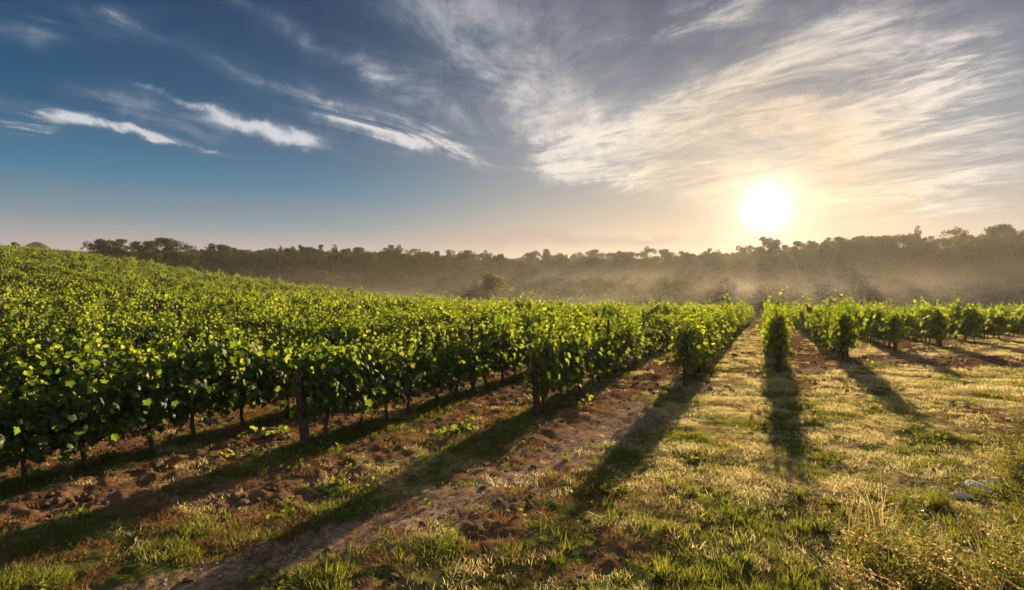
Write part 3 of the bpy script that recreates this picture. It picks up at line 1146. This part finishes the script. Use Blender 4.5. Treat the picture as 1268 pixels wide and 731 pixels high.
def build_woodland():
    rnd = random.Random(3)
    grp = 'trees of the misty woodland beyond the vineyard'
    rest = []
    layers = [  # depth, spacing px, share of the skyline height, kinds, x range
        (142, 27, .22, ('bush', 'bush', 'broad'), (560, 1290)),
        (165, 25, .48, ('bush', 'broad', 'broad'), (300, 1290)),
        (190, 21, .74, ('broad', 'broad', 'bush', 'pine'), (120, 1300)),
        (218, 14, 1.0, ('broad', 'bush', 'pine', 'broad'), (104, 640)),
        (218, 14, 1.0, ('broad', 'bush', 'pine', 'bush', 'broad'), (960, 1300)),
        (235, 19, .80, ('broad', 'broad', 'pine'), (600, 1000)),
        (250, 17, .96, ('broad', 'bush', 'broad'), (112, 1300)),
        (330, 12, .93, ('broad', 'broad', 'bush'), (600, 1020)),
        (400, 10, 1.0, ('broad', 'broad', 'pine'), (610, 1000)),
    ]
    for D, step, share, kinds, (xa, xb) in layers:
        x = xa + rnd.uniform(0, step)
        while x < xb:
            d = D * rnd.uniform(.955, 1.045)
            X = (x - 634) / 720 * d
            top = 366 - np.interp(x, SKY_X, SKY_Y)
            jit = rnd.gauss(3.0, 4.5) if share > .9 else rnd.gauss(0, 6)
            if rnd.random() < .12 and share > .9:
                jit += 5
            ztop = EYE + (top * share + jit) / 720 * d
            H = ztop - float(terrain(X, d, False))
            H = min(max(H, 5.5), 24)
            kd = rnd.choice(kinds)
            wid = {'broad': rnd.uniform(.80, 1.15), 'pine': rnd.uniform(.8, 1.15), 'bush': rnd.uniform(.75, 1.1)}[kd]
            if H > 15 and kd != 'pine':
                wid *= .85
            if D == 142:
                lab = 'low bushy tree at the misty foot of the woodland, just past the vines'
            elif D == 165:
                lab = 'rounded tree in the mist below the taller woodland'
            elif D == 190:
                lab = 'dark tree half way up the hazy woodland'
            elif x < 640 and D == 218:
                lab = ('spindly pine on the skyline behind the left slope of vines' if kd == 'pine' else 'dark leafy tree on the skyline behind the left slope of vines')
            elif x >= 980 and D == 218:
                lab = ('ragged pine standing out on the skyline right of the sun' if kd == 'pine' else 'tall leafy tree on the skyline right of the sun')
            elif D == 235:
                lab = 'hazy tree on the wooded rise left of the sun'
            elif D == 250:
                lab = 'tree of the second rank, its top between the skyline trees'
            else:
                lab = 'small faded tree on the farthest ridge left of the sun'
            rest.append((D, kd, rnd.randrange(20), X, d, H, wid, lab))
            x += step * rnd.uniform(.7, 1.3)
    rest.sort(key=lambda q: q[0])
    for q in rest[:300]:
        put_tree(q[1], q[2], q[3], q[4], q[5], q[6], q[7], grp)
    print('woodland trees', len(rest))
    # lone trees the photo tells apart
    d = 165.0
    X = (17 - 634) / 720 * d
    zt = EYE + (366 - 300) / 720 * d
    put_tree('broad', 2, X, d, max(4.0, zt - float(terrain(X, d, False))), 1.0, 'lone small tree peeping over the far left shoulder of the vines', None)
    d = 128.0
    X = (612 - 634) / 720 * d
    z = float(terrain(X, d, False))
    tr, cr = TREES['broad'][1]
    v = np.zeros(len(cr.vertices) * 3, np.float32)
    gold = cr.copy()
    gold.materials.clear()
    gold.materials.append(GOLD_LIT_LEAF)
    o = thing('tree', 'pale golden tree in the mist where the slope of vines ends', 'tree', (X, d, z), .4)
    H = EYE + (366 - 336) / 720 * d - z
    o.scale = (H * .95, H * .95, H)
    link('trunk', tr, o)
    link('crown', gold, o)


build_woodland()


def build_undergrowth():
    """dark scrub that fills the wood between the trunks"""
    r = np.random.default_rng(9)
    shapes = []
    for k in range(3):
        _, v, f = tree_meshes(900 + k, 'bush')
        shapes.append(mesh_np('scrub', v, f, TREE_LEAF))
    c = proto_collection('woodland_scrub', shapes)
    n = 15000
    Y = 124 + 310 * r.random(n) ** 1.35
    X = Y * r.uniform(-.95, 1.0, n)
    _, t = to_ut(X, Y)
    k = t > 118
    X, Y = X[k], Y[k]
    n = len(X)
    Z = terrain(X, Y, False)
    s = 2.6 + 5.2 * r.random(n) ** 1.5 + .6 * sstep(Y, 150, 260)
    scatter('undergrowth', c, np.stack([X, Y, Z - .2], 1), np.stack([r.normal(0, .1, n), r.normal(0, .1, n), r.uniform(0, 6.28, n)], 1),
            np.stack([s * 1.3, s * 1.3, s], 1), r.integers(0, 3, n), 'dark scrub filling the wood between the trees', 'undergrowth')


build_undergrowth()


# ------------------------------------------------------------------ grass
def tuft_mesh(seed, n, h0, h1, spread, lean, width, mat, name):
    r = np.random.default_rng(seed)
    V, F = [], []
    for k in range(n):
        th, rr = r.uniform(0, 6.28), spread * math.sqrt(r.random())
        b = np.array([math.cos(th) * rr, math.sin(th) * rr, -.01])
        h = r.uniform(h0, h1)
        a = r.uniform(0, 6.28) if lean > .9 else th + r.normal(0, .7)
        d = np.array([math.cos(a), math.sin(a), 0])
        ln = lean * r.uniform(.4, 1.3)
        s = np.array([0, .4, .75, 1.0])[:, None]
        mid = b + np.array([0, 0, 1.0]) * h * (s - .35 * ln * s ** 2) + d * h * ln * s ** 1.7
        w = np.array([-d[1], d[0], 0]) if r.random() < .5 else unit(np.array([r.normal(), r.normal(), 0.0]))
        ww = width * r.uniform(.7, 1.3) * np.array([1, .85, .5])[:, None]
        i0 = sum(len(x) for x in V)
        V.append(np.concatenate([mid[:3] - w * ww, mid[:3] + w * ww, mid[3:]]))
        F += [(i0, i0 + 3, i0 + 4, i0 + 1), (i0 + 1, i0 + 4, i0 + 5, i0 + 2)]
        F.append((i0 + 2, i0 + 5, i0 + 6))
    q = np.array([f for f in F if len(f) == 4])
    t = np.array([f for f in F if len(f) == 3])
    return mesh_np(name, np.concatenate(V), [q, t], mat)


def herb_mesh(seed, n, rad, mat, name):
    """little round leaves close to the ground"""
    r = np.random.default_rng(seed)
    th, rr = r.uniform(0, 6.28, n), rad * np.sqrt(r.random(n))
    P = np.stack([np.cos(th) * rr, np.sin(th) * rr, r.uniform(.005, .05, n)], 1)
    N = unit(np.array([0, 0, 1.0]) + r.normal(0, .4, (n, 3)))
    tv = np.array([(0, 0, 0), (.4, .3, .05), (.35, .8, .05), (0, 1, -.05), (-.35, .8, .05), (-.4, .3, .05)])
    v, f = stamp(tv, np.array([(0, 1, 2, 3, 4, 5)]), frames(N, r.normal(0, 1, (n, 3))), P, r.uniform(.015, .035, n))
    return mesh_np(name, v, f, mat)


def ground_points(n, y0, y1, seed, power=1.0):
    r = np.random.default_rng(seed)
    # even over the ground of the wedge in front of the camera
    Y = np.sqrt(r.random(n) * (y1 ** 2 - y0 ** 2) + y0 ** 2) if power == 1.0 else y0 * (y1 / y0) ** r.random(n)
    X = Y * r.uniform(-.96, .96, n)
    return X, Y, r


def build_grass():
    dry, green, rust, herb = [], [], [], []
    for k in range(4):
        dry.append(tuft_mesh(600 + k, 64, .012, .046, .085, 1.0, .0015, GRASS_DRY, 'tuft'))
        green.append(tuft_mesh(620 + k, 36, .02, .070, .06, .8, .0019, GRASS_GREEN, 'tuft'))
        rust.append(tuft_mesh(640 + k, 40, .015, .06, .08, 1.1, .0015, GRASS_RUST, 'tuft'))
        herb.append(herb_mesh(660 + k, 16, .07, GRASS_GREEN, 'tuft'))
    stems = [tuft_mesh(690 + k, 14, .22, .52, .06, .45, .0019, STRAW, 'tuft') for k in range(3)]
    tall = [tuft_mesh(680 + k, 34, .08, .19, .05, .65, .0032, GRASS_GREEN, 'tuft') for k in range(3)]

    def spread(name, shapes, want, label, seed, smin, smax, n_near, n_far):
        c = proto_collection(name, shapes)
        Xs, Ys, Ss = [], [], []
        for (n, y0, y1, pw, sz) in ((n_near, 3.6, 13, 1.0, 1.0), (n_far, 13, 45, 2.0, 1.6)):
            X, Y, r = ground_points(n, y0, y1, seed + int(y0), pw)
            soil, gr, tr = zones(X, Y)
            p = want(X, Y, soil, gr, tr)
            k = r.random(n) < p
            Xs.append(X[k]); Ys.append(Y[k])
            Ss.append(r.uniform(smin, smax, k.sum()) * sz * (.55 + 1.0 * sstep(fbm(X[k] / .55, Y[k] / .55, seed + 300, 3), .36, .66)))
        X, Y, s = map(np.concatenate, (Xs, Ys, Ss))
        r = np.random.default_rng(seed)
        n = len(X)
        Z = terrain(X, Y)
        rot = np.stack([r.normal(0, .15, n), r.normal(0, .15, n), r.uniform(0, 6.28, n)], 1)
        scatter(name, c, np.stack([X, Y, Z], 1), rot, s, r.integers(0, len(shapes), n), label, 'grass')
        print(name, n)
    pn = lambda X, Y, q, s: fbm(X / q, Y / q, s, 3)
    spread('dry_grass', dry, lambda X, Y, so, g, t: np.clip((1 - so * 1.25) * (1.05 - .65 * g), 0, 1) * (.10 + .88 * sstep(X - .10 * Y, -1.2, 1.2)) * (.22 + .78 * sstep(pn(X, Y, .7, 131), .40, .55)) + .015, 'short straw coloured grass over the headland', 11, .8, 1.6, 40000, 60000)
    spread('green_grass', green, lambda X, Y, so, g, t: np.clip((1 - so * 1.1) * (g * 1.1 + .05), 0, 1) * sstep(pn(X, Y, .5, 141), .36, .56), 'short green grass in patches', 12, .6, 1.35, 32000, 20000)
    spread('rusty_grass', rust, lambda X, Y, so, g, t: np.clip(.5 - .05 * so, 0, 1) * sstep(pn(X, Y, .8, 151), .42, .58) * (1 - .7 * sstep(X - .10 * Y, .2, 2.2)), 'withered red brown grass in patches', 13, .7, 1.5, 26000, 12000)
    spread('low_herbs', herb, lambda X, Y, so, g, t: np.clip((.1 + g * .5) * (1 - so), 0, 1) * sstep(pn(X, Y, .6, 161), .5, .62), 'small round leaved herbs between the grass', 14, .7, 1.4, 12000, 2000)
    spread('long_grass', tall, lambda X, Y, so, g, t: (1 - sstep(Y - .10 * X, 5.2, 7.2)) * sstep(X, .0, 1.2) * (1 - so * .6) * sstep(pn(X, Y, .38, 171), .49, .58) * .95
           + .12 * np.where(edge_dist(X, Y) > -2.5, 1, 0) * (1 - sstep(row_phase(to_ut(X, Y)[0])[0], .15, .5)), 'longer green grass along the near edge of the field', 15, .4, .95, 8000, 3000)
    right = lambda X, Y: sstep(X / Y, .50, .74) * (1 - sstep(Y, 6.6, 9.0))
    spread('tall_dry_grass', stems, lambda X, Y, so, g, t: np.maximum(1 - sstep(Y, 5.0, 5.8), sstep(X / Y, .84, .90)) * right(X, Y) * sstep(pn(X, Y, .5, 201), .40, .60) * .30, 'thin tall dry grass stems along the right edge', 16, .5, 1.0, 9000, 10)
    spread('rank_grass', tall, lambda X, Y, so, g, t: right(X, Y) * sstep(pn(X, Y, .4, 211), .36, .58) * .9 * np.maximum(1 - sstep(Y, 4.7, 5.4), sstep(X / Y, .84, .90)), 'rank green grass under the weeds at the right edge', 17, .8, 1.7, 9000, 10)


build_grass()


def rock_mesh(seed, mat, name, sub=2, flat=.7, rough=.22):
    import bmesh
    bm = bmesh.new()
    bmesh.ops.create_icosphere(bm, subdivisions=sub, radius=1)
    r = random.Random(seed)
    ax = [Vector((r.gauss(0, 1), r.gauss(0, 1), r.gauss(0, 1))).normalized() for _ in range(9)]
    cut = [r.uniform(.62, .95) for _ in ax]
    for v in bm.verts:
        for a, c in zip(ax, cut):
            q = v.co.dot(a)
            if q > c:
                v.co -= a * (q - c) * .92
        v.co += v.co.normalized() * r.gauss(0, rough * .12)
        v.co.z *= flat
    me = bpy.data.meshes.new(name)
    bm.to_mesh(me)
    bm.free()
    me.materials.append(mat)
    return me


def build_clods():
    clods = [rock_mesh(10 + k, CLOD, 'clod', 2, .65, .5) for k in range(5)]
    c = proto_collection('soil_clod', clods)
    X, Y, r = ground_points(30000, 3.8, 26, 5)
    soil, g, tr = zones(X, Y)
    k = r.random(len(X)) < np.clip(soil * 1.1 - .3 - tr * .5, 0, 1) * (.25 + .9 * sstep(fbm(X / .6, Y / .6, 181, 3), .45, .65))
    X, Y = X[k], Y[k]
    n = len(X)
    s = .010 + .045 * r.random(n) ** 2.6
    s *= np.where(Y > 12, 1.3, 1)
    rot = r.uniform(0, 6.28, (n, 3)) * np.array([.1, .1, 1])
    scatter('soil_clods', c, np.stack([X, Y, terrain(X, Y) + s * .2], 1), rot, s, r.integers(0, 5, n), 'crumbled reddish clods on the bare soil', 'soil')
    peb = [rock_mesh(30 + k, PEBBLE, 'pebble', 1, .6, .3) for k in range(4)]
    c = proto_collection('pebble', peb)
    X, Y, r = ground_points(40000, 3.8, 14, 6)
    soil, g, tr = zones(X, Y)
    k = r.random(len(X)) < np.clip(tr * 1.1 - .1, 0, 1) * (.30 + sstep(fbm(X / .5, Y / .5, 191, 3), .42, .62)) + .012
    X, Y = X[k], Y[k]
    n = len(X)
    s = .005 + .018 * r.random(n) ** 3
    rot = r.uniform(0, 6.28, (n, 3)) * np.array([.2, .2, 1])
    scatter('gravel', c, np.stack([X, Y, terrain(X, Y) + s * .25], 1), rot, s, r.integers(0, 4, n), 'pale gravel along the wheel track', 'gravel')


build_clods()

# ------------------------------------------------------------------ single tufts, weeds, stalks, stones
def place(name, me, px_, py_, label, cat, group=None, s=1.0, rz=0.0, sink=.005):
    X, Y, g = at_px(px_, py_)
    o = link(name, me)
    o.location = (X, Y, g - sink)
    o.rotation_euler = (0, 0, rz)
    o.scale = (s, s, s)
    return tag(o, label, cat, group)


TUFT = [tuft_mesh(720 + k, 60, .10, .24, .05, .55, .0042, GRASS_GREEN, 'tuft') for k in range(3)]
for k, (x, y, s, lab) in enumerate([
        (990, 618, 1.05, 'dark green grass tuft standing alone on the pale headland'),
        (820, 716, .95, 'dark green grass tuft at the bottom edge, right of a bare patch'),
        (690, 700, .7, 'small green grass tuft near the bottom edge, left of the larger tuft'),
        (1045, 640, .8, 'green grass tuft between the lone tuft and the weeds'),
        (925, 700, .9, 'bright green grass tuft among the long grass at the bottom'),
        (700, 572, .8, 'green grass tuft on the ridge beside the wheel track')]):
    place('grass_tuft', TUFT[k % 3], x, y, lab, 'grass tuft', 'single grass tufts', s, k * 1.1)


def weed_meshes(seed, h=.42, n=9, dens=46):
    r = np.random.default_rng(seed)
    a = Acc()
    P = []
    for k in range(n):
        th = r.uniform(0, 6.28)
        d = np.array([math.cos(th) * .4, math.sin(th) * .4, 1.0]) * h * r.uniform(.6, 1.1)
        s = np.linspace(0, 1, 6)[:, None]
        pts = d * s + np.cumsum(r.normal(0, .012, (6, 3)), 0)
        a.tube(pts, np.linspace(.0028, .0012, 6), 4, False)
        for q in range(6):
            i = r.integers(1, 6)
            e = pts[i] + unit(r.normal(0, 1, 3) + np.array([0, 0, .7])) * r.uniform(.05, .14)
            a.tube(np.stack([pts[i], e]), .0011, 3, False)
            P.append(pts[i] + (e - pts[i]) * r.uniform(.1, 1.05, (dens // 6, 1)) + r.normal(0, .012, (dens // 6, 3)))
        P.append(pts[r.integers(1, 6, dens // 3)] + r.normal(0, .02, (dens // 3, 3)))
    P = np.concatenate(P)
    m = len(P)
    tv = np.array([(0, 0, 0), (.32, .45, .06), (0, 1, 0), (-.32, .45, .06)])
    v, f = stamp(tv, np.array([(0, 1, 2, 3)]), frames(unit(r.normal(0, 1, (m, 3)) + np.array([0, 0, .4])), r.normal(0, 1, (m, 3))), P, r.uniform(.014, .034, m))
    return a.mesh('stems', STRAW), mesh_np('leaves', v, f, WEED_LEAF)


WEEDS = [weed_meshes(760 + k) for k in range(5)]
weed_spots = []
rw = random.Random(12)
for y, xs in ((748, (1060, 1110, 1160, 1215, 1265)), (712, (1085, 1130, 1185, 1235, 1280)), (680, (1060, 1120, 1165, 1210, 1255)),
              (652, (1095, 1140, 1190, 1240, 1275)), (628, (1120, 1170, 1215, 1262)), (600, (1225, 1262)), (582, (1240, 1272))):
    for x in xs:
        weed_spots.append((x + rw.uniform(-14, 14), y + rw.uniform(-8, 8)))
for k, (x, y) in enumerate(weed_spots):
    X, Y, g = at_px(x, y)
    if y < 612:
        lab = 'tall scrubby weed at the right edge, behind the white stones'
    elif y < 640:
        lab = 'thin brown weed beside the white stones'
    elif y < 695:
        lab = 'bushy green and rust weed in front of the white stones'
    else:
        lab = 'dark leafy weed among the arching straw at the bottom right'
    o = thing('weed', lab, 'weed', (X, Y, g - .005), rw.uniform(0, 6), 'weeds at the right edge of the field')
    s = rw.uniform(.8, 1.15) * (.95 if y < 612 else .62 if y < 695 else 1)
    o.scale = (s * 1.1, s * 1.1, s * .9)
    st, lf = WEEDS[k % 5]
    link('stems', st, o)
    link('leaves', lf, o)


def stalk(base, tip, sag, label, seed, seedhead=.55, rad=.0046):
    """arching dry stalk with a feathery head"""
    r = np.random.default_rng(seed)
    base, tip = np.array(base, float), np.array(tip, float)
    s = np.linspace(0, 1, 16)[:, None]
    pts = base + (tip - base) * s + np.array([0, 0, sag]) * (4 * s * (1 - s))
    a = Acc()
    a.tube(pts - base, np.linspace(rad, rad * .45, 16), 5)
    o = link('dry_stalk', None) if False else bpy.data.objects.new('dry_stalk', None)
    COL.objects.link(o)
    o.location = base
    tag(o, label, 'dry stalk', 'arching straw stalks')
    link('stem', a.mesh('stem', STRAW, True), o)
    if seedhead:
        m = int(170 * seedhead)
        q = 1 - seedhead * r.random(m)
        c = np.stack([np.interp(q, s[:, 0], pts[:, i]) for i in range(3)], 1) - base
        d = unit(tip - base + np.array([0, 0, -sag]))
        c = c + r.normal(0, .005, (m, 3))
        tv = np.array([(0, 0, 0), (.18, .4, .05), (0, 1, 0), (-.18, .4, .05)])
        v, f = stamp(tv, np.array([(0, 1, 2, 3)]), frames(unit(r.normal(0, 1, (m, 3))), d + r.normal(0, .35, (m, 3))), c, r.uniform(.012, .026, m))
        link('seed_head', mesh_np('seed_head', v, f, STRAW), o)
    return o


def pix3(x, y, Z):
    return ((x - 634) / 720 * Z, Z, EYE - (y - 366) / 720 * Z)


arcs = [  # foot and tip (direction, depth)
    ((1190, 745, 3.39), (1040, 656, 3.65), .10, 'long arching straw stalk, lowest feathered one over the green grass'),
    ((1265, 742, 3.43), (1096, 652, 3.73), .08, 'long arching straw stalk through the middle of the weeds'),
    ((1205, 735, 3.43), (1120, 668, 3.73), .05, 'short straw stalk between the two long arching stalks'),
    ((1275, 700, 3.73), (1218, 655, 3.95), .03, 'straw stalk bending in from the right edge below the stones'),
    ((1130, 745, 3.35), (1030, 690, 3.50), .07, 'straw stalk in the bottom bunch, uppermost'),
    ((1120, 748, 3.35), (1040, 700, 3.50), .06, 'straw stalk in the bottom bunch, second from its top'),
    ((1095, 745, 3.35), (1035, 706, 3.50), .04, 'straw stalk in the bottom bunch, shortest'),
    ((1280, 720, 3.58), (1175, 672, 3.80), .05, 'straw stalk crossing the dark weeds near the right edge'),
    ((1250, 748, 3.35), (1140, 695, 3.58), .04, 'thin straw stalk low among the dark weeds'),
    ((1290, 655, 3.95), (1252, 638, 4.10), .03, 'pale straw stalk at the right edge under the stones'),
]
for k, (f0, t0, sag, lab) in enumerate(arcs):
    yb = 366 + 720 * EYE / f0[2]
    b = pix3(f0[0] + (yb - f0[1]) * 1.7, yb, f0[2])
    stalk((b[0], b[1], float(terrain(b[0], b[1]))), pix3(*t0), sag, lab, 800 + k, .75)
X, Y, g = at_px(1246, 566)
stalk((X, Y, g), (X - .02, Y, g + .82), .0, 'tall dead upright stalk at the right edge of the headland', 830, .14, .010)
X, Y, g = at_px(1252, 570)
stalk((X + .05, Y, g), (X - .28, Y + .1, g + .62), .03, 'slanting dead stalk beside the tall upright one', 831, .35, .006)
b = (4.35, 4.4)
stalk((b[0], b[1], float(terrain(*b))), pix3(1246, 440, 4.3), .05, 'tall twig with pale buds leaning in from the right edge', 832, .22, .006)

ST = [rock_mesh(60 + k, STONE, 'stone', 3, .62, .25) for k in range(3)]
for k, (x, y, s, lab) in enumerate([
        (1161, 606, .085, 'small blueish grey stone, leftmost by the weeds'),
        (1190, 614, .125, 'grey stone low in the dry weeds between two paler ones'),
        (1207, 603, .17, 'large white stone behind the brown weeds'),
        (1234, 600, .17, 'white stone at the right end of the stones'),
        (158, 662, .035, 'pale stone alone on the reddish soil')]):
    place('stone', ST[k % 3], x, y, lab, 'stone', 'pale stones lying in the grass', s, k * .9, s * .2)

# ------------------------------------------------------------------ air: haze and low mist
def box_mesh(name, lo, hi):
    x0, y0, z0 = lo
    x1, y1, z1 = hi
    v = np.array([(x0, y0, z0), (x1, y0, z0), (x1, y1, z0), (x0, y1, z0), (x0, y0, z1), (x1, y0, z1), (x1, y1, z1), (x0, y1, z1)])
    f = np.array([(0, 3, 2, 1), (4, 5, 6, 7), (0, 1, 5, 4), (1, 2, 6, 5), (2, 3, 7, 6), (3, 0, 4, 7)])
    return mesh_np(name, v, f)


def volume_material(name, density, color, g):
    m, n, o = material(name)
    v = n.new('ShaderNodeVolumePrincipled')
    v.inputs['Color'].default_value = (*color, 1)
    v.inputs['Density'].default_value = density
    v.inputs['Anisotropy'].default_value = g
    m.node_tree.links.new(v.outputs[0], o.inputs['Volume'])
    return m


hz = link('haze', box_mesh('haze', (-1010, -1010, -45), (1010, 1010, 52)))
hz.data.materials.append(volume_material('haze', .00013, (.93, .90, .87), .5))
tag(hz, 'warm morning haze over the whole valley', 'haze', kind='stuff')

def build_mist():
    """thin uneven mist lying in the hollow between the vines and the wood"""
    m, n, o = material('mist')
    geo = n.new('ShaderNodeNewGeometry')
    P = E(n, geo.outputs['Position'])
    sp = n.new('ShaderNodeSeparateXYZ')
    n.put(sp.inputs[0], P)
    x, y, z = (E(n, sp.outputs[i]) for i in range(3))
    nz = n.noise(n.xyz(x * .016, y * .03, z * .10), 1.0, 3.0, .5)
    patch = n.smooth(nz, .38, .66) * 1.4 + .08
    top = 15.0 + (n.noise(n.xyz(x * .012, y * .02, 5.0), 1.0, 2.0) - .5) * 10.0
    fall = n.smooth(z, top, -8.0)
    ex = n.smooth(x, -150.0, -20.0) * n.smooth(x, 260.0, 200.0)
    ey = n.smooth(y, 96.0, 128.0) * n.smooth(y, 215.0, 165.0)
    v = n.new('ShaderNodeVolumePrincipled')
    v.inputs['Color'].default_value = (.95, .89, .79, 1)
    v.inputs['Anisotropy'].default_value = .5
    n.put(v.inputs['Density'], patch * fall * fall * ex * ey * MIST_DENSITY)
    m.node_tree.links.new(v.outputs[0], o.inputs['Volume'])
    b = link('mist', box_mesh('mist', (-150, 96, -14), (260, 215, 26)))
    b.data.materials.append(m)
    tag(b, 'low bank of mist lying along the foot of the woodland', 'mist', kind='stuff')


MIST_DENSITY = .0115
build_mist()
